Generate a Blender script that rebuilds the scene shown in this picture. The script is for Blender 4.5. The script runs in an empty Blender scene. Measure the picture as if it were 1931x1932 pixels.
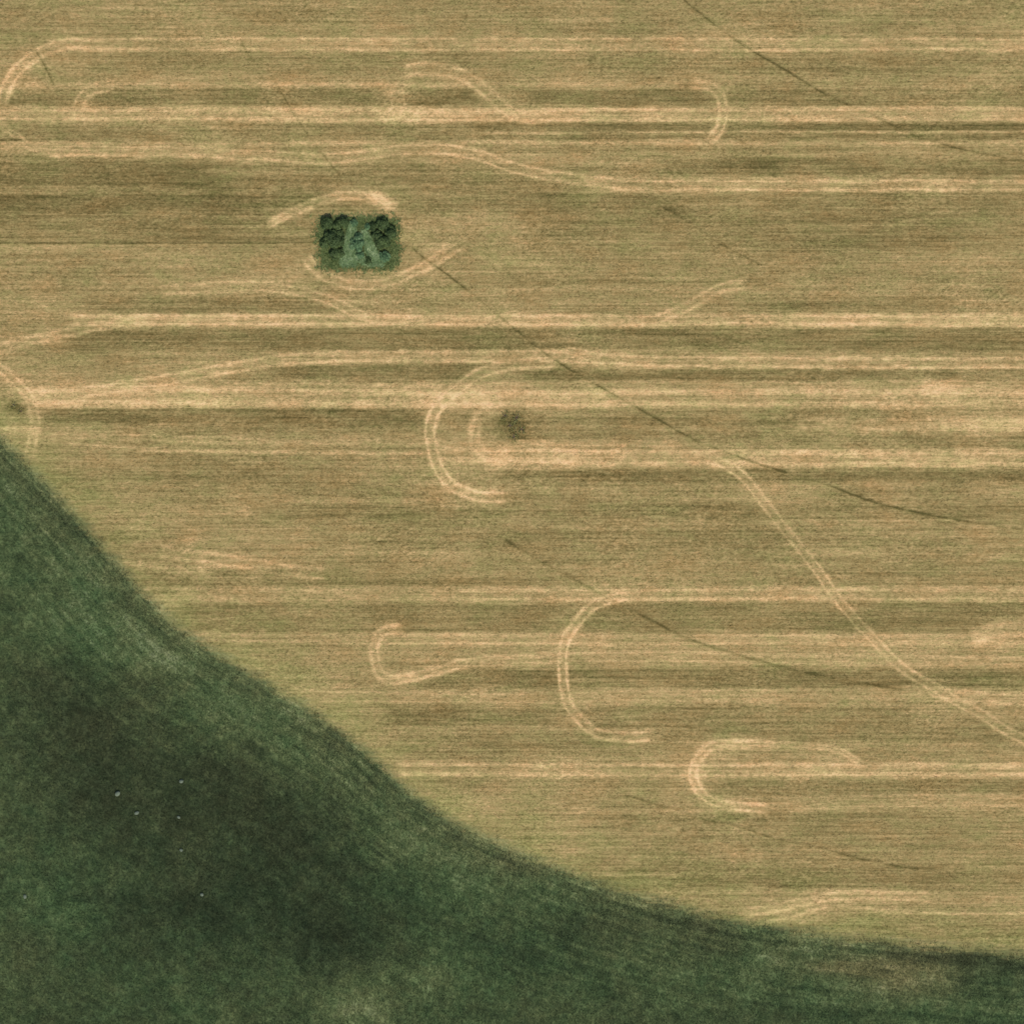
import bpy, math
import numpy as np
S = 0.12                                   # metres per plan unit
R = np.random.default_rng(7)
sc = bpy.context.scene
col = sc.collection

# ------------------------------------------------------------------ helpers
def P(pts):
    a = np.array(pts, float)
    return np.stack([(a[:, 0]-965.5)*S, (966-a[:, 1])*S], 1)
def smooth(pts, step=8.0):
    """Catmull-Rom through plan points, resampled"""
    p = np.array(pts, float)
    if len(p) == 2:
        n = max(2, int(np.hypot(*(p[1]-p[0]))/step)); t = np.linspace(0, 1, n)[:, None]
        return p[0]*(1-t)+p[1]*t
    q = np.vstack([2*p[0]-p[1], p, 2*p[-1]-p[-2]]); out = []
    for i in range(1, len(q)-2):
        n = max(2, int(np.hypot(*(q[i+1]-q[i]))/step)); t = np.linspace(0, 1, n, endpoint=False)[:, None]
        out.append(.5*((2*q[i])+(-q[i-1]+q[i+1])*t+(2*q[i-1]-5*q[i]+4*q[i+1]-q[i+2])*t**2+(-q[i-1]+3*q[i]-3*q[i+1]+q[i+2])*t**3))
    out.append(p[-1:]); return np.vstack(out)
def hash2(i, j, s):
    n = (i.astype(np.int64)*374761393+j.astype(np.int64)*668265263+s*1274126177) & 0xffffffff
    n = ((n ^ (n >> 13))*1274126177) & 0xffffffff
    return ((n ^ (n >> 16)) & 0xffff)/65535.0
def vn(x, y, s=0):
    """value noise -1..1"""
    xi = np.floor(x); yi = np.floor(y); fx = x-xi; fy = y-yi
    fx = fx*fx*(3-2*fx); fy = fy*fy*(3-2*fy)
    a = hash2(xi, yi, s); b = hash2(xi+1, yi, s); c = hash2(xi, yi+1, s); d = hash2(xi+1, yi+1, s)
    return ((a*(1-fx)+b*fx)*(1-fy)+(c*(1-fx)+d*fx)*fy)*2-1
def sstep(a, b, x):
    t = np.clip((x-a)/(b-a), 0, 1); return t*t*(3-2*t)
def polydist(X, Y, pts):
    """distance to polyline, arclength of nearest point, side (+ = right of travel)"""
    best = np.full(X.shape, 1e18); al = np.zeros(X.shape); sd = np.zeros(X.shape); L = 0
    for a, b in zip(pts[:-1], pts[1:]):
        d = b-a; l2 = d @ d; l = math.sqrt(l2)
        t = np.clip(((X-a[0])*d[0]+(Y-a[1])*d[1])/l2, 0, 1)
        ex = X-a[0]-t*d[0]; ey = Y-a[1]-t*d[1]; q = ex*ex+ey*ey; m = q < best
        best = np.where(m, q, best); al = np.where(m, L+t*l, al)
        sd = np.where(m, d[0]*ey-d[1]*ex, sd); L += l
    return np.sqrt(best), al, sd

# ------------------------------------------------------------------ plan of the place (plan units, y down)
EDGE = [(-900,300),(-400,560),(-150,700),(0,817),(50,874),(137,954),(160,998),(213,1047),(253,1087),(287,1137),(337,1194),(417,1231),(483,1271),(533,1308),
        (633,1358),(687,1411),(744,1454),(777,1510),(860,1555),(944,1588),(1027,1625),(1110,1661),(1194,1688),(1284,1711),(1338,1724),
        (1454,1751),(1588,1763),(1721,1777),(1795,1787),(1931,1797),(2300,1830),(3000,1900)]
# (name of look, centreline, gauge between the two ruts, rut width, strength)
T = []
def tr(pts, g=18, w=7, v=.8, label=''):
    sp = smooth(pts); w = w if g == 0 or w > 9 else w*.86
    if np.ptp(sp[:, 1]) > 18: v = min(1.0, v+.17); w *= 1.12
    T.append((sp, g, w, v, label))
X0, X1 = -150, 2090
tr([(120,84),(500,84),(X1,84)], 20, 7, .75, 'straight pale double wheel track nearest the far edge of the mown field')
tr([(170,82),(120,84),(78,99),(40,127),(14,160),(-2,205)], 18, 8, .7, 'pale wheel track looping down at the far left corner of the field')
tr([(215,160),(170,172),(150,200),(152,240)], 17, 7, .5, 'short faint wheel track hooking down left of the second straight track')
tr([(X0,160),(150,160),(800,159),(1290,160)], 0, 7, .55, 'single thin pale line just above the broad second straight track')
tr([(X0,215),(600,216),(1100,216),(X1,214)], 20, 9, .75, 'broad pale double wheel track second from the far edge')
tr([(700,212),(1060,218)], 6, 16, .5)
tr([(900,252),(1400,249),(X1,249)], 0, 4, .5, 'thin pale line between the second and third straight tracks')
tr([(X0,272),(500,270),(900,268),(X1,270)], 0, 8, .55, 'pale single line across the field below the broad second track')
tr([(-20,225),(30,255),(80,283),(200,289)], 8, 6, .35)
tr([(90,285),(300,286),(400,288),(470,292),(540,296),(600,300),(660,297),(720,288),(780,282),(850,282),(900,292),(960,312),(1030,329),(1100,339),(1180,348),(1300,350),(X1,350)], 17, 6, .72, 'pale wheel track swinging over the thicket then running straight to the right')
tr([(760,135),(800,130),(850,135),(890,152),(925,180),(965,212),(1020,225)], 19, 8, .6, 'pale wheel track slanting down onto the broad second straight track')
tr([(745,160),(750,185),(752,212)], 22, 6, .35, 'short faint cross track joining two straight tracks near the top')
tr([(1300,158),(1340,162),(1358,180),(1363,205),(1358,240),(1335,268)], 14, 9, .6, 'short faint curved wheel track crossing the straight tracks right of centre')
tr([(505,425),(530,412),(555,398)], 10, 9, .75, 'short pale scuffed streak left of the square thicket')
tr([(550,400),(610,377),(660,368),(700,375),(745,398)], 13, 9, .5, 'pale wheel track bending over the top of the thicket')
tr([(690,362),(715,375),(748,392)], 8, 13, .75)
tr([(575,480),(600,512),(640,532),(700,537),(750,526),(800,502),(835,482),(872,462)], 15, 8, .72, 'pale double wheel track bending round the foot of the thicket')
tr([(790,480),(830,468),(850,460)], 8, 8, .4)
tr([(300,548),(420,540),(500,540),(560,549),(620,567),(680,594),(730,603)], 15, 6, .5, 'faint wheel track sloping down onto the middle double track')
tr([(1230,606),(1290,582),(1340,552),(1375,540),(1410,536)], 15, 7, .72, 'short faint wheel track rising from the middle double track at right')
tr([(-150,690),(0,657),(60,642),(130,627),(200,612),(290,604)], 14, 8, .6, 'pale wheel track slanting up from the left edge onto the middle double track')
tr([(130,604),(600,604),(940,604),(X1,604)], 17, 9, .95, 'bright straight double wheel track across the middle of the field')
tr([(750,604),(940,605)], 4, 16, .5)
tr([(150,742),(280,722),(360,709),(440,694),(520,680),(620,674),(700,673),(1050,673),(1200,680),(1400,684),(X1,684)], 17, 7, .72, 'pale double wheel track rising gently then running straight below the middle one')
tr([(1060,662),(1120,672),(1200,683)], 14, 6, .4)
tr([(100,723),(600,723),(1000,722),(X1,720)], 0, 4, .55, 'thin pale line above the broad straw band')
tr([(60,750),(400,748),(700,750),(1000,752),(X1,752)], 24, 13, .62, 'broad straw coloured band of worn tracks across the field')
tr([(X0,700),(-20,690),(25,715),(55,750),(66,790),(62,830),(52,865)], 15, 7, .5, 'pale double wheel track curving down to the green edge at far left')
tr([(0,815),(40,810),(80,815)], 8, 12, .6)
tr([(80,823),(300,826),(520,835),(820,834),(1290,838)], 10, 5, .45, 'thin pale double line left of the large U-turn')
tr([(120,836),(350,850),(700,855),(820,856)], 0, 6, .5)
tr([(820,856),(1000,860),(1290,864),(X1,866)], 22, 10, .8, 'pale double wheel track running right from inside the large U-turn')
tr([(1500,800),(1740,800),(X1,800)], 16, 12, .5, 'pale worn band at the right edge below the broad straw band')
tr([(1720,720),(1760,735),(1810,745)], 16, 18, .4)
tr([(1050,684),(970,688),(910,703),(862,735),(827,768),(812,805),(814,845),(828,885),(852,915),(880,929),(912,937),(960,939)], 17, 7, .8, 'large pale double U-turn wheel track left of the dark weed clump')
tr([(950,770),(912,780),(898,805),(896,835),(915,858),(960,868)], 16, 12, .55, 'small worn U-turn inside the large one beside the dark weed clump')
tr([(1290,862),(1345,868),(1395,893),(1435,942),(1482,1002),(1530,1062),(1580,1130),(1640,1200),(1700,1258),(1770,1302),(1850,1348),(1931,1396),(2090,1470)], 15, 6, .5, 'long diagonal wheel track curving down to the lower right')
tr([(300,1040),(400,1052),(520,1072),(620,1084)], 18, 7, .5, 'faint straw streaks slanting near the green edge at left')
tr([(230,1062),(300,1068),(400,1080)], 6, 7, .4)
tr([(250,1121),(600,1121),(850,1122)], 19, 6, .5, 'faint straight double wheel track starting at the green edge at left')
tr([(850,1122),(1150,1122),(1300,1121),(X1,1121)], 19, 9, .72, 'pale straight double wheel track above the lower U-turn')
tr([(1190,1124),(1130,1138),(1095,1166),(1068,1206),(1060,1248),(1062,1292),(1072,1330),(1096,1362),(1125,1383),(1175,1392),(1235,1389)], 15, 7, .8, 'lower pale double U-turn wheel track in the middle of the field')
tr([(760,1184),(724,1192),(708,1215),(708,1250),(725,1278),(770,1280),(840,1262),(900,1248),(1060,1243)], 14, 8, .6, 'small pale wheel track loop left of the lower U-turn')
tr([(330,1198),(480,1204),(700,1206)], 12, 6, .3)
tr([(700,1206),(1100,1206),(X1,1206)], 16, 7, .5, 'straight pale wheel track through the top of the lower U-turn')
tr([(1000,1240),(1300,1238),(1500,1245),(X1,1250)], 16, 8, .5, 'straight pale wheel track through the middle of the lower U-turn')
tr([(1830,1205),(1880,1190),(1960,1185)], 18, 16, .5)
tr([(1750,1300),(1830,1315),(X1,1322)], 18, 9, .7, 'bright worn wheel track at the right edge where the diagonal track lands')
tr([(560,1312),(760,1316),(1060,1314),(1400,1310),(1750,1304)], 16, 7, .45, 'faint straight double wheel track from the green edge to the right')
tr([(745,1451),(1000,1452),(1290,1453),(X1,1452)], 19, 8, .8, 'pale straight double wheel track meeting the right-hand loop near the bottom')
tr([(1450,1404),(1350,1406),(1322,1425),(1308,1455),(1313,1485),(1338,1508),(1372,1520),(1450,1527)], 14, 8, .7, 'pale U-turn loop at the lower right with its open side to the right')
tr([(1340,1404),(1440,1404),(1540,1408),(1590,1420),(1630,1445)], 8, 6, .5, 'pale wheel track closing the top of the lower right loop')
tr([(1330,1429),(1600,1429)], 0, 5, .45)
tr([(1480,1518),(1700,1510),(X1,1508)], 20, 8, .4, 'faint straight double wheel track under the lower right loop')
tr([(1400,1722),(1470,1712),(1540,1696),(1620,1688),(1760,1692)], 14, 7, .5, 'faint pale wheel track rising beside the green edge at lower right')
tr([(1440,1740),(1500,1728),(1580,1710),(1750,1722),(X1,1724)], 0, 7, .5, 'single pale line nearest the green edge at the lower right')
# dark hair lines: trodden trails
e_ = smooth(EDGE, 20)
for _ in range(22): e_[1:-1] = (e_[:-2]+2*e_[1:-1]+e_[2:])/4
EDGE = [tuple(q) for q in e_[::3]]
TRAILS = [
 (smooth([(775,465),(800,487),(830,508),(900,562),(960,612),(1030,668),(1100,712),(1160,746),(1240,791),(1310,830),(1400,865),(1470,888),(1560,915),(1650,948),(1770,975),(1931,1000),(2090,1020)]), 3.6, -1.0, 'long dark trodden line running from the thicket to the right edge'),
 (smooth([(1230,-60),(1290,0),(1330,33),(1400,85),(1480,132),(1560,180),(1640,216),(1720,253),(1790,276),(1931,305),(2090,330)]), 3.4, -.95, 'dark trodden line crossing the top right corner of the field'),
 (smooth([(955,1020),(1020,1060),(1080,1091),(1150,1131),(1230,1171),(1300,1206),(1400,1238),(1500,1265),(1600,1284),(1700,1302)]), 4.2, -.95, 'dark trodden line passing over the lower U-turn track'),
 (smooth([(1240,385),(1290,414),(1350,455),(1430,498)]), 3.2, -.6, 'short faint dark trodden line in the upper right of the field'),
 (smooth([(455,80),(480,118),(520,158),(570,240),(640,330)]), 3.2, -.7, 'faint dark trodden line above and left of the thicket'),
 (smooth([(1180,1500),(1260,1525),(1330,1547),(1400,1562),(1460,1582),(1560,1604),(1640,1625),(1730,1640)]), 3.4, -.7, 'dark broken trodden line in the lower right of the field'),
 (smooth([(68,95),(85,125),(102,160)]), 3.6, -.9, 'short dark trodden line inside the far left wheel track loop'),
 (smooth([(X0,459),(200,459),(480,459),(600,458)]), 2.2, -1.0, 'straight hair-thin dark line from the left edge to the thicket'),
 (smooth([(X0,264),(0,264),(40,264)]), 4, -1, ''),
 (smooth([(460,1030),(520,1100),(590,1150)]), 3, -.4, ''),
]
# bands of greener / drier mowing: y0,y1,x0,x1,value
BANDS = [(-100,70,X0,X1,-.12),(98,138,150,1320,-.25),(98,138,1320,X1,-.3),(168,199,175,715,-.7),(170,198,15,140,-.6),(168,199,770,900,-.75),(168,199,990,1345,-.6),(168,199,1375,X1,-.45),
 (205,226,0,X1,.25),(232,247,900,X1,-.85),(252,264,900,X1,-.65),(233,266,0,900,-.3),(276,290,1000,1500,-.2),
 (295,350,X0,400,-.55),(300,330,1240,X1,-.55),(308,400,X0,1100,-.3),(366,460,X0,600,-.42),(364,470,1000,X1,-.38),(461,530,X0,400,0),(470,540,950,1500,-.2),
 (562,592,150,650,-.45),(560,590,1420,1800,-.35),(596,612,200,X1,.25),(620,660,120,X1,-.62),(622,655,X0,120,.1),(640,662,1100,1300,.2),
 (690,715,510,900,-.6),(696,717,1000,1800,-.72),(724,770,60,1450,.3),(726,760,1450,X1,.25),(771,800,85,800,-.75),(771,800,800,X1,-.22),(800,820,330,800,-.35),(785,830,1000,1750,-.3),(838,850,560,800,-.2),
 (775,820,1730,X1,.3),(822,845,1700,X1,-.4),(848,884,900,X1,.25),(886,908,940,X1,-.62),(858,930,X0,800,-.2),(912,955,940,1380,-.2),(953,979,480,X1,-.48),(980,1035,X0,X1,-.12),
 (1088,1106,320,1080,-.35),(1000,1100,900,1480,-.2),(1060,1106,1500,X1,-.3),(1140,1192,330,1050,-.45),(1136,1192,1100,X1,-.5),(1195,1245,700,X1,.18),
 (1262,1298,790,X1,-.62),(1335,1368,730,1060,-.55),(1335,1372,1100,1700,-.42),(1385,1425,750,1300,-.32),(1372,1398,1250,X1,-.4),(1470,1500,1345,X1,-.45),(1470,1500,800,1290,-.1),
 (1410,1426,1340,1560,.1),(1436,1468,1290,X1,.2),(1530,1680,1100,X1,-.2),(1640,1675,1280,1800,-.3),(1738,1770,1500,X1,-.15)]
# blobs: x,y,rx,ry,value
BLOBS = [(964,792,26,20,-.7),(974,812,26,20,-.6),(962,826,16,8,-.5),(35,768,20,14,-.9),(1430,312,60,18,-.6),(1270,395,30,12,-.4),(715,372,22,12,.55),(540,402,28,10,.4),(880,752,90,22,.4),
 (1120,868,110,14,.35),(1790,735,60,25,.3),(1870,800,110,15,.3),(765,1278,40,14,.4),(1310,1462,18,24,.5),(1880,1215,50,25,.4),(430,1065,60,30,.2),(440,1085,40,6,-.5),(700,605,70,15,.2),
 (820,225,90,10,.45),(60,745,60,28,.45),(40,700,60,25,.2),(600,500,20,14,.3),(1480,1723,35,10,.35),(1650,440,90,40,-.15),(1500,830,60,15,.1),(730,1060,120,25,-.1),(340,410,200,50,-.15)]

def edge_fields(X, Y):
    d, al, s = polydist(X, Y, np.array(EDGE, float))
    return np.where(s > 0, d, -d), al          # + inside the green meadow
def tone(X, Y):
    t = np.zeros(X.shape)
    wob = vn(X/60, Y/9, 3)*2.2+vn(X/17, Y/6, 4)*1.2
    wx = vn(X/20, Y/8, 5)*14
    for y0, y1, x0, x1, v in BANDS:
        m = (Y > y0-14) & (Y < y1+14)
        if not m.any(): continue
        yy = Y[m]+wob[m]; xx = X[m]+wx[m]
        t[m] += (v*.74 if v < 0 else v)*(1+.35*vn(xx/90, yy/3.2, int(y0)))*sstep(y0-2.5, y0+2.5, yy)*(1-sstep(y1-2.5, y1+2.5, yy))*sstep(x0-25, x0+25, xx)*(1-sstep(x1-25, x1+25, xx))
    for x, y, rx, ry, v in BLOBS:
        m = (abs(X-x) < 3*rx) & (abs(Y-y) < 3*ry)
        if m.any():
            q = ((X[m]+wx[m]*.6-x)/rx)**2+((Y[m]+wob[m]*1.5-y)/ry)**2; t[m] += v*np.exp(-q)
    tk = np.zeros(X.shape)
    for k, (p, g, w, v, lab) in enumerate(T):
        pad = g+w*3+4
        m = (X > p[:, 0].min()-pad) & (X < p[:, 0].max()+pad) & (Y > p[:, 1].min()-pad) & (Y < p[:, 1].max()+pad)
        if not m.any(): continue
        d, al, s = polydist(X[m], Y[m], p)
        L = np.hypot(*np.diff(p, axis=0).T).sum()
        sd = np.where(s > 0, d, -d)
        sd = sd+vn(al/25, sd*0+k, 11)*1.3
        amp = v*(.84+.26*vn(al/60, sd*0+k*3.1, 12)+.3*vn(al/12, np.sign(sd)*3+k, 13))
        amp = amp*sstep(-w, 18, al)*sstep(-w, 18, L-al)*(np.where((al <= 0)|(al >= L), .0, 1) if L < 1500 else 1)
        hw = w*.5*(1+.3*vn(al/9, np.sign(sd)*5+k, 14))
        if g: r = np.exp(-((abs(sd)-g/2)/hw)**2)+.28*np.exp(-(sd/(g*.55))**2)
        else: r = np.exp(-(sd/hw)**2)
        r = np.minimum(r, 1.05)*amp
        tk[m] = np.maximum(tk[m], r)+.25*np.minimum(tk[m], r)
    neg = t < 0
    t = np.where(neg, t*(1-np.clip(tk*1.2, 0, 1)), t*.7)+tk
    for k, (p, w, v, lab) in enumerate(TRAILS):
        pad = w*4
        m = (X > p[:, 0].min()-pad) & (X < p[:, 0].max()+pad) & (Y > p[:, 1].min()-pad) & (Y < p[:, 1].max()+pad)
        if not m.any(): continue
        d, al, s = polydist(X[m], Y[m], p)
        a = v*np.clip(.68+.6*vn(al/45, s*0+k*7, 21)+.45*vn(al/9, s*0+k, 22), .12, 1.15)
        t[m] += a*np.exp(-(d/(w*.62))**2)
    return t
# meadow look: x,y,rx,ry, brightness, brown
MBL = [(250,1480,170,180,-.45,.5),(560,1620,200,150,-.5,.3),(470,1500,150,90,-.2,.5),(60,1250,90,120,-.1,.5),(120,1400,120,100,-.3,.6),(70,1150,100,90,.25,-.6),(150,1200,90,60,.1,-.4),
 (330,1230,130,50,.3,-.4),(480,1340,130,50,.35,-.5),(230,1180,60,40,.1,0),(620,1430,110,50,.2,-.2),(760,1560,120,60,.2,-.1),(880,1640,130,60,.15,-.3),(1000,1690,110,50,.1,-.3),
 (950,1630,80,25,-.2,.7),(1080,1740,100,40,-.35,.3),(1280,1760,150,40,-.4,.4),(1420,1750,80,25,-.1,-.5),(800,1700,120,60,-.1,-.3),(340,1740,200,80,-.45,0),(60,1700,90,120,.1,-.4),(130,1720,80,70,.15,-.4),
 (40,1820,60,60,0,.6),(660,1880,70,50,.55,-.1),(820,1860,70,45,.4,.1),(690,1910,50,25,.5,.3),(250,1870,160,60,0,-.3),(1000,1830,90,50,-.2,-.5),(900,1800,60,30,.05,-.3),(1180,1810,80,30,.15,.3),
 (1620,1826,100,16,.15,2.6),(1690,1850,90,34,.25,2.0),(1780,1800,100,20,-.3,.7),(1880,1840,80,40,-.6,-.1),(1480,1870,180,40,.0,-.4),(1750,1915,150,30,-.1,-.6),(300,1300,60,40,-.1,.4),(620,1780,90,50,-.6,.3),(1150,1700,60,16,.1,.1)]
def meadow_fields(X, Y):
    b = .05+vn(X/70, Y/50, 41)*.11+vn(X/26, Y/22, 42)*.13+vn(X/11, Y/9, 43)*.10
    c = vn(X/90, Y/80, 44)*.2-.08+vn(X/30, Y/26, 45)*.2
    for x, y, rx, ry, v, w in MBL:
        g = np.exp(-((X-x)/rx)**2-((Y-y)/ry)**2); b = b+v*.72*g; c = c+w*.62*g
    return b, c
def height(X, Y, sd, canopy=True):
    z = vn(X/420, Y/420, 50)*.45+vn(X/140, Y/110, 51)*.12+vn(X/45, Y/30, 52)*.025
    inside = sstep(2, 30, sd)
    z = z-.5*inside
    if canopy:
        far = sstep(20, 200, sd)
        z = z+inside*(vn(X/12, Y/12, 53)*.04+vn(X/30, Y/26, 54)*(.05+.06*far))
        pi, al = sd, 0
    return z

# ------------------------------------------------------------------ materials
def new_mat(name):
    m = bpy.data.materials.new(name); m.use_nodes = True
    nt = m.node_tree; nt.nodes.clear(); return m, nt
class G:
    def __init__(s, nt): s.nt = nt; s.geo = s.n('ShaderNodeNewGeometry')
    def n(s, t, **k):
        o = s.nt.nodes.new(t)
        for a, b in k.items(): setattr(o, a, b)
        return o
    def put(s, sock, v):
        if isinstance(v, bpy.types.NodeSocket): s.nt.links.new(v, sock)
        else: sock.default_value = v
    def m(s, op, a, b=0.0, c=0.0, clamp=False):
        o = s.n('ShaderNodeMath', operation=op); o.use_clamp = clamp
        s.put(o.inputs[0], a); s.put(o.inputs[1], b); s.put(o.inputs[2], c); return o.outputs[0]
    def attr(s, name): return s.n('ShaderNodeAttribute', attribute_name=name).outputs['Fac']
    def scaled(s, vec, sc_, off=(0, 0, 0)):
        o = s.n('ShaderNodeMapping'); s.put(o.inputs['Vector'], vec); o.inputs['Scale'].default_value = sc_; o.inputs['Location'].default_value = off
        return o.outputs[0]
    def noise(s, vec, sc_=(1, 1, 1), detail=2, rough=.5, off=(0, 0, 0)):
        o = s.n('ShaderNodeTexNoise'); o.inputs['Scale'].default_value = 1; o.inputs['Detail'].default_value = detail; o.inputs['Roughness'].default_value = rough
        s.put(o.inputs['Vector'], s.scaled(vec, sc_, off)); return s.m('SUBTRACT', o.outputs['Fac'], .5)
    def white(s, vec, sc_):
        a = s.scaled(vec, sc_); f = s.n('ShaderNodeVectorMath', operation='FLOOR'); s.put(f.inputs[0], a)
        w = s.n('ShaderNodeTexWhiteNoise', noise_dimensions='2D'); s.put(w.inputs['Vector'], f.outputs[0]); return s.m('SUBTRACT', w.outputs['Value'], .5)
    def ramp(s, f, stops):
        o = s.n('ShaderNodeValToRGB'); e = o.color_ramp.elements
        while len(e) < len(stops): e.new(.5)
        for q, (p, c) in zip(e, stops): q.position = p; q.color = (*lin(c), 1)
        s.put(o.inputs[0], f); return o.outputs[0]
    def mix(s, f, a, b, mode='MIX'):
        o = s.n('ShaderNodeMix', data_type='RGBA', blend_type=mode); s.put(o.inputs[0], f); s.put(o.inputs[6], a); s.put(o.inputs[7], b); return o.outputs[2]
def lin(c): return [((v/255)/12.92 if v < 10.3 else (((v/255)+.055)/1.055)**2.4) for v in c]

KF = 1.0     # overall albedo scale
def land_material():
    m, nt = new_mat('mown_land'); g = G(nt); pos = g.geo.outputs['Position']
    # --- mown field
    t = g.attr('tone'); rnd = g.attr('rnd')
    s1 = g.noise(pos, (.035, 1.1, 1), 3, .65)
    s2 = g.noise(pos, (.16, 2.6, 1), 2, .6, (31, 7, 0))
    s3 = g.noise(pos, (.9, 2.6, 1), 2, .7, (3, 91, 0))
    s4 = g.noise(pos, (.02, 1.7, 1), 2, .55, (13, 17, 0)); s5 = g.m('MULTIPLY', g.noise(pos, (2.6, 3.4, 1), 0, .5, (5, 17, 0)), .8)
    p1 = g.noise(pos, (.05, .10, 1), 3, .6, (9, 3, 0))
    amp = g.m('MULTIPLY_ADD', g.noise(pos, (.06, .09, 1), 2, .5, (1, 71, 0)), 2.4, 1.0)
    gr = g.m('MULTIPLY', g.noise(pos, (1.1, 1.9, 1), 2, .7, (1, 2, 0)), amp)
    dg = g.n('ShaderNodeVectorRotate', rotation_type='Z_AXIS'); g.put(dg.inputs['Vector'], pos); dg.inputs['Angle'].default_value = -.65
    d1 = g.m('MULTIPLY', g.noise(dg.outputs[0], (.35, 1.9, 1), 2, .6, (2, 2, 0)), g.m('MULTIPLY_ADD', g.noise(pos, (.05, .07, 1), 1, .5, (77, 1, 0)), 4.0, .15, clamp=True))
    s6 = g.noise(pos, (.42, .75, 1), 2, .7, (21, 3, 0))
    v = g.m('MULTIPLY', t, .84)
    for n_, k in ((s4, .95), (s6, .75), (s5, .7), (s1, .9), (s2, .75), (s3, .85), (p1, .8), (gr, 1.35), (d1, 1.0), (rnd, .30)): v = g.m('MULTIPLY_ADD', n_, k, v)
    f = g.m('MULTIPLY_ADD', v, .42, .45, clamp=True)
    fc = g.ramp(f, [(0, (86, 78, 44)), (.25, (122, 108, 68)), (.45, (150, 132, 88)), (.62, (174, 149, 104)), (.8, (204, 172, 124)), (1, (224, 190, 145))])
    # dry/pink against green hue, a few metres across and finer
    hue = g.m('ADD', g.m('MULTIPLY', g.noise(pos, (.09, .22, 1), 3, .6, (55, 5, 0)), 1.2), g.m('MULTIPLY', g.noise(pos, (.7, 1.5, 1), 2, .6, (5, 55, 0)), .62))
    hue = g.m('SUBTRACT', hue, g.m('MULTIPLY', g.m('MULTIPLY_ADD', g.attr('edge'), 1/14, 1.0, clamp=True), .32))
    hue = g.m('ADD', hue, .5, clamp=True)
    tint = g.ramp(hue, [(0, (232, 252, 226)), (.5, (252, 249, 240)), (1, (255, 234, 218))])
    fc = g.mix(1.0, fc, tint, 'MULTIPLY')
    # --- tall meadow
    sd = g.attr('edge'); al = g.attr('along'); mt = g.attr('lush'); br = g.attr('brown')
    cx = g.n('ShaderNodeCombineXYZ'); g.put(cx.inputs[0], al); g.put(cx.inputs[1], sd)
    ev = cx.outputs[0]
    st = g.noise(ev, (.03, .75, 1), 3, .65)
    st2 = g.noise(ev, (.12, 1.6, 1), 2, .6, (4, 4, 0))
    near = g.m('MULTIPLY_ADD', g.m('SUBTRACT', 1, g.m('DIVIDE', sd, 34), clamp=True), .8, .42)
    stripes = g.m('MULTIPLY', g.m('ADD', g.m('MULTIPLY', st, 1.25), g.m('MULTIPLY', st2, .8)), near)
    gm = g.noise(pos, (2.0, 2.4, 1), 2, .6, (8, 2, 0)); gm2 = g.noise(pos, (.55, .7, 1), 2, .6, (18, 2, 0))
    v = g.m('ADD', mt, stripes)
    bnd = g.n('ShaderNodeFloatCurve'); cv = bnd.mapping.curves[0]; cv.points[0].location = (0, .9); cv.points[1].location = (1, .0)
    for q in ((.05, .62), (.12, .40), (.25, .58), (.5, .55), (.75, .2)): cv.points.new(*q)
    bnd.mapping.update(); g.put(bnd.inputs['Value'], g.m('DIVIDE', sd, 22, clamp=True)); bnd.inputs['Factor'].default_value = 1
    band = g.m('MULTIPLY_ADD', bnd.outputs[0], .42, .06)
    v = g.m('ADD', v, band)
    for n_, k in ((gm, 1.1), (gm2, .75), (rnd, .25)): v = g.m('MULTIPLY_ADD', n_, k, v)
    mf = g.m('MULTIPLY_ADD', v, .55, .40, clamp=True)
    mc = g.ramp(mf, [(0, (36, 50, 32)), (.3, (53, 69, 43)), (.5, (68, 87, 53)), (.7, (89, 106, 66)), (1, (134, 148, 106))])
    mb = g.ramp(mf, [(0, (46, 46, 28)), (.3, (66, 68, 44)), (.5, (86, 86, 56)), (.7, (106, 104, 66)), (1, (150, 140, 96))])
    bf = g.m('ADD', br, g.m('ADD', g.m('MULTIPLY', g.noise(pos, (.4, .4, 1), 2, .6, (2, 12, 0)), 1.1), g.m('MULTIPLY', g.m('SUBTRACT', 1, g.m('DIVIDE', sd, 9), clamp=True), .6)))
    bf = g.m('MULTIPLY_ADD', bf, .55, .33, clamp=True)
    mc = g.mix(bf, mc, mb)
    # ragged seam
    e = g.m('ADD', g.m('MULTIPLY_ADD', g.noise(pos, (.07, .95, 1), 3, .65, (3, 37, 0)), 4.2, sd), g.m('ADD', g.m('MULTIPLY', g.noise(pos, (.22, .3, 1), 3, .65, (7, 7, 0)), 2.4), g.m('MULTIPLY', g.noise(pos, (1.6, 2, 1), 2, .6), 2.2)))
    k = g.m('MULTIPLY_ADD', e, .34, .5, clamp=True)
    c = g.mix(k, fc, mc)
    b = g.n('ShaderNodeBsdfPrincipled'); b.inputs['Roughness'].default_value = .95; b.inputs['Specular IOR Level'].default_value = .12
    g.put(b.inputs['Base Color'], c)
    bp = g.n('ShaderNodeBump'); bp.inputs['Strength'].default_value = .35; bp.inputs['Distance'].default_value = .10
    g.put(bp.inputs['Height'], g.m('ADD', g.noise(pos, (2.5, 5, 2), 3, .6, (1, 1, 0)), g.noise(pos, (.4, 3, 1), 2, .6, (1, 6, 0))))
    g.put(b.inputs['Normal'], bp.outputs[0])
    o = g.n('ShaderNodeOutputMaterial'); nt.links.new(b.outputs[0], o.inputs[0]); return m
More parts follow.
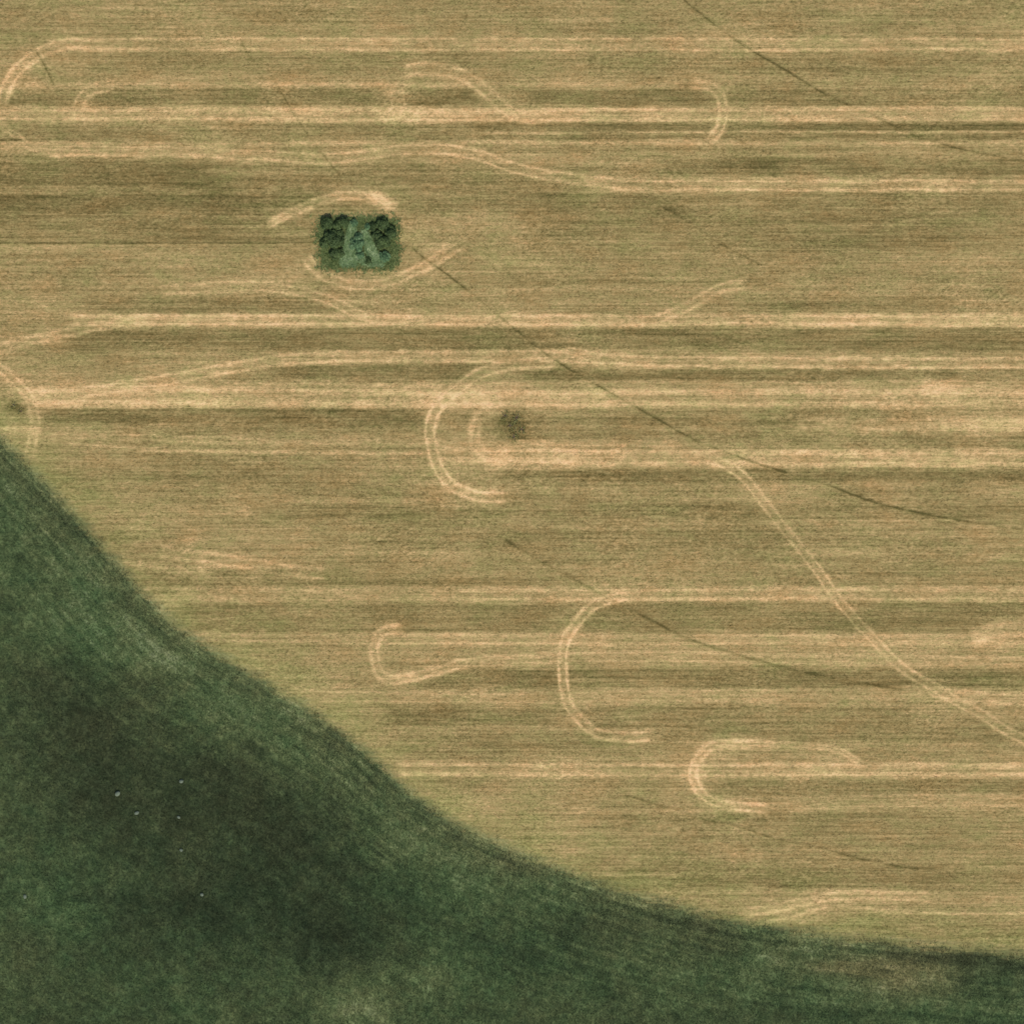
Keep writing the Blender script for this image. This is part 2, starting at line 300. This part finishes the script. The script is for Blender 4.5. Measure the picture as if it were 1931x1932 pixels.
def leaf_material(name, dark, mid, light):
    m, nt = new_mat(name); g = G(nt); pos = g.geo.outputs['Position']
    f = g.m('ADD', g.m('MULTIPLY', g.attr('rnd'), .55), g.m('MULTIPLY', g.noise(pos, (.8, .8, .8), 3, .7), 1.3))
    c = g.ramp(g.m('ADD', f, .5, clamp=True), [(0, dark), (.5, mid), (1, light)])
    b = g.n('ShaderNodeBsdfPrincipled'); b.inputs['Roughness'].default_value = .75; b.inputs['Specular IOR Level'].default_value = .25
    g.put(b.inputs['Base Color'], c); o = g.n('ShaderNodeOutputMaterial'); nt.links.new(b.outputs[0], o.inputs[0]); return m
def plain_material(name, a, b_, scale=3, rough=.9, bump=.05):
    m, nt = new_mat(name); g = G(nt); tc = g.n('ShaderNodeTexCoord').outputs['Object']
    f = g.m('ADD', g.noise(tc, (scale,)*3, 4, .65), .5); c = g.ramp(f, [(.25, a), (.75, b_)])
    b = g.n('ShaderNodeBsdfPrincipled'); b.inputs['Roughness'].default_value = rough; g.put(b.inputs['Base Color'], c)
    bp = g.n('ShaderNodeBump'); bp.inputs['Distance'].default_value = bump; g.put(bp.inputs['Height'], f); g.put(b.inputs['Normal'], bp.outputs[0])
    o = g.n('ShaderNodeOutputMaterial'); nt.links.new(b.outputs[0], o.inputs[0]); return m
LAND = land_material()
LEAF = leaf_material('shrub_leaf', (42, 56, 28), (62, 78, 40), (88, 104, 58))
LEAFT = leaf_material('blue_green_leaf', (52, 76, 48), (80, 108, 70), (118, 142, 98))
REED = leaf_material('pale_reed', (60, 84, 44), (120, 144, 92), (186, 198, 150))
RIM = leaf_material('rim_grass', (66, 84, 42), (98, 112, 62), (140, 146, 92))
WEED = leaf_material('weed_leaf', (98, 98, 52), (114, 114, 64), (132, 132, 80))
BARK = plain_material('bark', (62, 50, 38), (104, 88, 68))
STONE = plain_material('pale_stone', (76, 86, 68), (106, 114, 94), 4)

# ------------------------------------------------------------------ mesh builders
def build(name, V, F, mat, attrs=None, parent=None, smooth_=False, loc=(0, 0, 0)):
    """V (n,3), F (m,k) index array"""
    me = bpy.data.meshes.new(name); V = np.asarray(V, np.float32); F = np.asarray(F, np.int32)
    me.vertices.add(len(V)); me.vertices.foreach_set('co', V.ravel())
    k = F.shape[1]; me.loops.add(F.size); me.loops.foreach_set('vertex_index', F.ravel())
    me.polygons.add(len(F)); me.polygons.foreach_set('loop_start', np.arange(0, F.size, k, dtype=np.int32))
    if smooth_: me.polygons.foreach_set('use_smooth', np.ones(len(F), bool))
    me.update(calc_edges=True)
    for n_, a in (attrs or {}).items():
        at_ = me.attributes.new(n_, 'FLOAT', 'POINT'); at_.data.foreach_set('value', np.asarray(a, np.float32))
    me.materials.append(mat)
    o = bpy.data.objects.new(name, me); col.objects.link(o); o.location = loc
    if parent: o.parent = parent
    return o
def tag(o, label=None, cat=None, group=None, kind=None):
    for k, v in (('label', label), ('category', cat), ('group', group), ('kind', kind)):
        if v: o[k] = v
    return o
def gridfaces(nr, nc):
    i = np.arange(nr-1)[:, None]*nc+np.arange(nc-1)[None]; i = i.ravel()
    return np.stack([i, i+1, i+nc+1, i+nc], 1)
def land_attrs(X, Y, sd=None, al=None):
    if sd is None: sd, al = edge_fields(X, Y)
    lush, brown = meadow_fields(X, Y)
    return {'edge': sd*S, 'along': al*S, 'lush': lush, 'brown': brown}, sd
# ------------------------------------------------------------------ ground: one sheet to the horizon
mid = np.arange(-1010, 1011, 2.3)
out_ = [1010]; st = 3.0
while out_[-1] < 40000: out_.append(out_[-1]+st); st *= 1.22
ax = np.concatenate([-np.array(out_[:0:-1]), mid, np.array(out_[1:])])
GX, GY = np.meshgrid(ax+965.5, ax+966)
gx, gy = GX.ravel(), GY.ravel()
at_, sd = land_attrs(gx, gy)
tn = np.zeros(gx.shape); inner = sd < 40
tn[inner] = tone(gx[inner], gy[inner])
at_['tone'] = tn
Z = height(gx, gy, sd)
# seen from above y runs down the plan: flip rows so that faces point up
V = np.stack([(gx-965.5)*S, (966-gy)*S, Z], 1)
F = gridfaces(len(ax), len(ax))[:, ::-1]
tag(build('ground', V, F, LAND, at_, smooth_=True), 'mown straw coloured hay field beside dark uncut green meadow', 'ground', kind='structure')

# ------------------------------------------------------------------ wheel tracks and trodden trails as shallow sheets following the ground
def ribbon(name, p, half, lift, label, cat):
    p = smooth(p[::3] if len(p) > 12 else p, 3.2)
    p = p[(p[:, 0] > -140) & (p[:, 0] < 2080)]
    if len(p) < 4: return
    t = np.gradient(p, axis=0); t /= np.hypot(*t.T)[:, None]; n = np.stack([-t[:, 1], t[:, 0]], 1)
    nc = max(5, int(half*2/1.6)|1); u = np.linspace(-1, 1, nc)
    al = np.arange(len(p))*3.2
    wid = half*(1+.12*vn(al/13, al*0, 61)+.08*vn(al/5, al*0, 62))
    X = (p[:, 0, None]+n[:, 0, None]*wid[:, None]*u).ravel(); Y = (p[:, 1, None]+n[:, 1, None]*wid[:, None]*u).ravel()
    a, sd_ = land_attrs(X, Y); a['tone'] = tone(X, Y)
    edge = 1-abs(np.tile(u, len(p)))
    z = height(X, Y, sd_)+lift*np.clip(edge*2, .1, 1)
    V_ = np.stack([(X-965.5)*S, (966-Y)*S, z], 1)
    F_ = gridfaces(len(p), nc)
    a0, b0, c0 = V_[F_[0, 0]], V_[F_[0, 1]], V_[F_[0, 3]]
    if np.cross(b0-a0, c0-a0)[2] < 0: F_ = F_[:, ::-1]
    tag(build(name, V_, F_, LAND, a, smooth_=True), label, cat, kind='structure')
i = 0
for p, g_, w, v, lab in T:
    if lab: ribbon('wheel_track', p, g_/2+w*.8, .006+.0006*i, lab, 'wheel track'); i += 1
for p, w, v, lab in TRAILS:
    if lab: ribbon('trodden_trail', p, w*1.1, .006+.0006*i, lab, 'trail'); i += 1

# ------------------------------------------------------------------ blades and straw
def blades(n, root, az, length, width, rise, rnd, extra=None):
    """one tapering triangle per blade"""
    d = np.stack([np.cos(az), np.sin(az), np.zeros(n)], 1); s = np.stack([-np.sin(az), np.cos(az), np.zeros(n)], 1)
    a = root-s*width[:, None]/2; b = root+s*width[:, None]/2
    c = root+d*(length*np.cos(rise))[:, None]; c[:, 2] += length*np.sin(rise)
    V_ = np.stack([a, b, c], 1).reshape(-1, 3); F_ = np.arange(3*n).reshape(-1, 3)
    return V_, F_, {'rnd': np.repeat(rnd, 3), **{k: np.repeat(q, 3) for k, q in (extra or {}).items()}}
def tufts(X, Y, per, lmin, lmax, wmin, wmax, rmin, rmax, base=0.0, rs=1.0, spread=2.2, fieldattrs=True, canopy=True):
    n = len(X); a, sd_ = land_attrs(X, Y); z = height(X, Y, sd_)
    tr_ = R.uniform(-.5, .5, n)
    r = lambda q: np.repeat(q, per)
    N = n*per; ox, oy = R.normal(0, spread*S*.5, N), R.normal(0, spread*S*.5, N)
    root = np.stack([(r(X)-965.5)*S+ox, (966-r(Y))*S+oy, r(z)-.03+base], 1)
    ex = {k: r(q) for k, q in a.items()} if fieldattrs else None
    return blades(N, root, R.uniform(0, 2*np.pi, N), R.uniform(lmin, lmax, N), R.uniform(wmin, wmax, N), R.uniform(rmin, rmax, N), (r(tr_)*.7+R.uniform(-.5, .5, N)*.5)*rs, ex)
# tall meadow grass
n = 330000
X = R.uniform(-120, 2050, n); Y = R.uniform(700, 2050, n)
sd_, _ = edge_fields(X, Y)
keep = sd_+vn(X/9, Y/7, 71)*5+vn(X/45, Y/5, 72)*9+R.normal(0, 8, n) > 9
X, Y = X[keep], Y[keep]
V_, F_, A_ = tufts(X, Y, 4, .35, .75, .10, .2, .3, .95)
tag(build('meadow_grass', V_, F_, LAND, A_), 'dark green uncut meadow grass sweeping round the lower left', 'grass', kind='stuff')
# loose straw and stubble
n = 260000
X = R.uniform(-100, 2030, n); Y = R.uniform(-100, 1830, n)
sd_, _ = edge_fields(X, Y); keep = (sd_ < -2) & ~((abs(X-675) < 72) & (abs(Y-457) < 50))
X, Y, sd_ = X[keep], Y[keep], sd_[keep]; tt = tone(X, Y); keep = R.uniform(0, 1, len(X)) < .55+.45*np.clip(tt, -.8, 1)
X, Y, tt = X[keep], Y[keep], tt[keep]; n = len(X)
a, s2 = land_attrs(X, Y); a['tone'] = tt
az = R.normal(0, .35, n)+np.pi*(R.uniform(0, 1, n) < .5); az = np.where(R.uniform(0, 1, n) < .25, R.uniform(0, 6.28, n), az)
root = np.stack([(X-965.5)*S, (966-Y)*S, height(X, Y, s2)+.045+.004*i*0], 1)
V_, F_, A_ = blades(n, root, az, R.uniform(.25, .8, n), R.uniform(.05, .14, n), R.uniform(.03, .3, n), R.uniform(-1, 1, n)*1.2, a)
tag(build('loose_straw', V_, F_, LAND, A_), 'short straw and stubble strewn over the mown field', 'straw', kind='stuff')

# ------------------------------------------------------------------ the square thicket
def inbox(n, fx):
    X = R.uniform(598, 752, n); Y = R.uniform(402, 512, n); k = fx(X, Y); return X[k], Y[k]
# rim of rank grass
def inbox(n, fx, m=0):
    X = R.uniform(598-m, 752+m, n); Y = R.uniform(402-m, 512+m, n); k = fx(X, Y); return X[k], Y[k]
X, Y = inbox(13000, lambda X, Y: (abs(X-675+vn(Y/6, X*0, 81)*5) < 68+R.normal(0, 8, len(X))) & (abs(Y-458+vn(X/6, Y*0, 82)*4) < 44+R.normal(0, 7, len(X))), 14)
V_, F_, A_ = tufts(X, Y, 6, .4, .9, .08, .16, .3, .9, fieldattrs=False)
tag(build('rank_grass', V_, F_, RIM, A_), 'rank olive grass filling the square thicket around its shrubs', 'grass', kind='stuff')
def streak(X, Y):
    c1 = 664-(Y-425)*.10; c2 = 688+(Y-435)*.36
    wv = vn(X*0, Y/7, 87)*2.5; a = (abs(X-c1+wv) < 2.4+(Y-420)*.13) & (Y > 422) & (Y < 500); b = (abs(X-c2-wv) < 2+(Y-435)*.13) & (Y > 436) & (Y < 498)
    c = (Y > 486) & (Y < 500) & (X > 655) & (X < 725) & (vn(X/7, Y/5, 83) > -.3)
    rag = vn(X/3.2, Y/5, 84)+.6*vn(X/1.6, Y/3, 85)+.35*vn(X/8, Y/11, 86)
    rag = rag+R.normal(0, .35, len(X)); return (a & (rag > -.25)) | (b & (rag > -.15)) | (c & (rag > .5))
X, Y = inbox(26000, streak)
V_, F_, A_ = tufts(X, Y, 6, .5, 1.2, .07, .16, .25, .8, fieldattrs=False, base=.35, spread=3.2)
tag(build('reeds', V_, F_, REED, A_), 'pale grey green reeds in two streaks between the dark shrubs of the thicket', 'reeds', kind='stuff')

def shrub(name, X, Y, rad, h, mat, label, group, cat='shrub', leaves=1500, flat=.8):
    c = np.array([[X, Y]]); w = P(c)[0]; sdv, _ = edge_fields(c[:, 0], c[:, 1]); z0 = float(height(c[:, 0], c[:, 1], sdv)[0])-.04
    root = bpy.data.objects.new(name, None); root.location = (w[0], w[1], z0); col.objects.link(root)
    tag(root, label, cat, group)
    # stems
    Vs, Fs = [], []
    ns = 5; tips = []
    for k in range(ns):
        az = k*2*np.pi/ns+R.uniform(-.4, .4); lean = R.uniform(.25, .6)*rad
        tips.append((lean*math.cos(az), lean*math.sin(az), h*R.uniform(.6, .85)))
        for j in range(5):
            t = j/4; cx_, cy_, cz_ = tips[-1][0]*t**1.3, tips[-1][1]*t**1.3, tips[-1][2]*t; rr = (.07*(1-t)+.015)*rad/1.2
            for q in range(6): Vs.append((cx_+rr*math.cos(q*math.pi/3), cy_+rr*math.sin(q*math.pi/3), cz_))
        b = k*30
        for j in range(4):
            for q in range(6): Fs.append((b+j*6+q, b+j*6+(q+1)%6, b+(j+1)*6+(q+1)%6, b+(j+1)*6+q))
    build('stem', Vs, Fs, BARK, parent=root, smooth_=True)
    # crown: lobes of leaf clumps
    nl = 9; lob = [(0, 0, h*.72, rad*.55)]
    for k in range(nl-1):
        az = k*2*np.pi/(nl-1)+R.uniform(-.3, .3); rr = rad*R.uniform(.45, .68)
        lob.append((rr*math.cos(az), rr*math.sin(az), h*R.uniform(.38, .72), rad*R.uniform(.28, .44)))
    lob = np.array(lob); wgt = lob[:, 3]**2; pick = R.choice(nl, leaves, p=wgt/wgt.sum())
    dirv = R.normal(0, 1, (leaves, 3)); dirv[:, 2] = abs(dirv[:, 2])*.9-.15; dirv /= np.linalg.norm(dirv, axis=1)[:, None]
    rr = lob[pick, 3]*R.uniform(.55, 1.08, leaves)**.6
    cpos = lob[pick, :3]+dirv*rr[:, None]*np.array([1, 1, flat]); cpos[:, 2] = np.maximum(cpos[:, 2], .12)
    nrm = dirv+R.normal(0, .45, (leaves, 3)); nrm[:, 2] += .35; nrm /= np.linalg.norm(nrm, axis=1)[:, None]
    t1 = np.cross(nrm, R.normal(0, 1, (leaves, 3))); t1 /= np.linalg.norm(t1, axis=1)[:, None]; t2 = np.cross(nrm, t1)
    L = R.uniform(.10, .20, leaves)[:, None]*(.7+.25*rad); W = L*R.uniform(.35, .6, leaves)[:, None]
    Vc = np.stack([cpos-t1*L, cpos+t2*W, cpos+t1*L, cpos-t2*W], 1).reshape(-1, 3)
    lr = R.uniform(-.35, .35, nl)[pick]+R.uniform(-.5, .5, leaves)
    build('crown', Vc, np.arange(4*leaves).reshape(-1, 4), mat, {'rnd': np.repeat(lr, 4)}, parent=root)
    return root
g1 = 'shrubs of the square thicket'
for X, Y, r_, h, m, lab in [
 (616,422,1.15,2.0,LEAF,'dark olive shrub at the top left corner of the thicket'),
 (633,420,1.2,2.3,LEAF,'dark olive shrub on the top edge of the thicket, next to its left corner'),
 (651,421,1.1,2.1,LEAF,'dark shrub on the top edge of the thicket above the left reed streak'),
 (619,441,1.5,2.6,LEAF,'large dark olive shrub on the left edge of the thicket'),
 (638,440,1.55,2.9,LEAF,'tallest darkest shrub in the left half of the thicket'),
 (615,459,1.1,1.9,LEAF,'dark shrub low on the left edge of the thicket'),
 (636,461,1.4,2.4,LEAF,'dark olive shrub beside the left reed streak of the thicket'),
 (628,479,1.1,1.8,LEAF,'small dark shrub in the lower left of the thicket'),
 (644,481,1.0,1.7,LEAF,'small dark shrub against the foot of the left reed streak'),
 (673,425,1.15,1.8,LEAFT,'blue green shrub at the head of the gap between the reed streaks'),
 (677,443,1.2,1.9,LEAFT,'blue green shrub between the two reed streaks, second from the top'),
 (679,460,1.2,1.8,LEAFT,'blue green shrub between the two reed streaks, third from the top'),
 (684,478,1.2,1.7,LEAFT,'blue green shrub at the foot of the gap between the reed streaks'),
 (692,421,.9,1.6,LEAFT,'small blue green shrub on the top edge right of the centre'),
 (709,423,1.15,2.2,LEAF,'dark shrub on the top edge of the right half of the thicket'),
 (728,422,1.2,2.1,LEAF,'dark green shrub near the top right corner of the thicket'),
 (718,440,1.35,2.5,LEAF,'large dark green shrub in the middle of the right half of the thicket'),
 (736,441,1.1,2.0,LEAF,'dark green shrub on the right edge of the thicket, upper of two'),
 (724,459,1.25,2.1,LEAF,'dark green shrub right of the right reed streak'),
 (738,461,.95,1.7,LEAF,'dark green shrub on the right edge of the thicket, lower of two'),
 (734,482,1.0,1.5,LEAFT,'small blue green shrub at the lower right corner of the thicket'),
 (697,495,.75,1.2,LEAF,'very small dark shrub on the bottom edge of the thicket')]:
    q = R.uniform(.68, 1.28); shrub('shrub', 675+(X-675)*.93+R.normal(0, 4), 458+(Y-458)*.93+R.normal(0, 3.2), r_*1.24*q, h*q*.7, m, lab, g1, leaves=int(1500*r_*r_*q))
for X, Y, r_, lab in [(953,784,.9,'upper left weed bush of the dark clump inside the U-turn'),(974,788,1.05,'upper right weed bush of the dark clump inside the U-turn'),(962,803,.95,'middle weed bush of the dark clump inside the U-turn'),
 (969,824,.95,'lowest weed bush of the dark clump inside the U-turn'),(984,810,.9,'right-hand low weed bush of the dark clump inside the U-turn')]:
    shrub('weed_bush', X, Y, r_*1.7, .3, WEED, lab, 'weed bushes in the clump by the U-turn', 'weed', leaves=int(70*r_*r_), flat=.6)
for X, Y, r_, lab in [(26,764,.8,'grey green weed bush at far left beside the curving track, upper one'),(40,776,.7,'grey green weed bush at far left beside the curving track, lower one')]:
    shrub('weed_bush', X, Y, r_*1.7, .3, WEED, lab, 'weed bushes by the far left track', 'weed', leaves=int(70*r_*r_), flat=.6)

# ------------------------------------------------------------------ pale field stones lying in the meadow
def stone(X, Y, r_, label):
    import bmesh
    bm = bmesh.new(); bmesh.ops.create_icosphere(bm, subdivisions=3, radius=1)
    sx, sy, sz = r_*R.uniform(.9, 1.25), r_*R.uniform(.75, 1), r_*.6; o3 = R.uniform(0, 9, 3)
    for v in bm.verts:
        q = np.array(v.co)*1.3+o3; k = 1+.16*float(vn(np.array([q[0]]), np.array([q[1]+q[2]*1.7]), 91)[0])
        v.co = (v.co.x*sx*k, v.co.y*sy*k, v.co.z*sz*k)
    me = bpy.data.meshes.new('field_stone'); bm.to_mesh(me); bm.free()
    for p_ in me.polygons: p_.use_smooth = True
    me.materials.append(STONE); o = bpy.data.objects.new('field_stone', me); col.objects.link(o)
    c = np.array([X], float), np.array([Y], float); sdv, _ = edge_fields(*c)
    o.location = ((X-965.5)*S, (966-Y)*S, float(height(*c, sdv)[0])+.22+r_*.1); o.rotation_euler.z = R.uniform(0, 6)
    tag(o, label, 'stone', 'pale stones in the dark meadow')
stone(222, 1497, .62, 'largest pale stone in the dark meadow, leftmost of the upper ones')
stone(342, 1474, .48, 'bright pale stone in the dark meadow, topmost of all')
stone(258, 1534, .45, 'pale stone below and right of the largest stone')
stone(337, 1542, .34, 'small dim pale stone below the topmost stone')
stone(342, 1604, .34, 'small pale stone in the middle of the dark meadow')
stone(381, 1688, .42, 'lowest pale stone towards the bottom of the dark meadow')
stone(47, 1692, .4, 'pale stone by the left edge of the meadow, apart from the rest')

# ------------------------------------------------------------------ light, sky, camera
EL, AZ = math.radians(50), math.radians(165)       # sun in the south-south-east
w = bpy.data.worlds.new('World'); sc.world = w; w.use_nodes = True; nt = w.node_tree
sky = nt.nodes.new('ShaderNodeTexSky'); sky.sky_type = 'NISHITA'; sky.sun_disc = False; sky.sun_elevation = EL; sky.sun_rotation = AZ
bg = nt.nodes['Background']; nt.links.new(sky.outputs[0], bg.inputs[0]); bg.inputs[1].default_value = .10
su = bpy.data.lights.new('sun', 'SUN'); su.energy = 3.0; su.angle = math.radians(.5); su.color = (1, .96, .9)
so = bpy.data.objects.new('sun', su); col.objects.link(so)
from mathutils import Vector
dv = Vector((math.sin(AZ)*math.cos(EL), math.cos(AZ)*math.cos(EL), math.sin(EL)))
so.rotation_euler = dv.to_track_quat('Z', 'Y').to_euler(); so.location = dv*300
cam = bpy.data.cameras.new('camera'); co = bpy.data.objects.new('camera', cam); col.objects.link(co)
HH = 900.0; cam.sensor_fit = 'VERTICAL'; cam.sensor_height = 24; cam.sensor_width = 24
cam.lens = 12*HH/(966*S); co.location = (0, 0, HH); cam.clip_start = 1; cam.clip_end = 20000
sc.camera = co
sc.render.engine = 'CYCLES'
sc.view_settings.view_transform = 'Standard'; sc.view_settings.look = 'None'; sc.view_settings.exposure = 0.33; sc.view_settings.gamma = 1
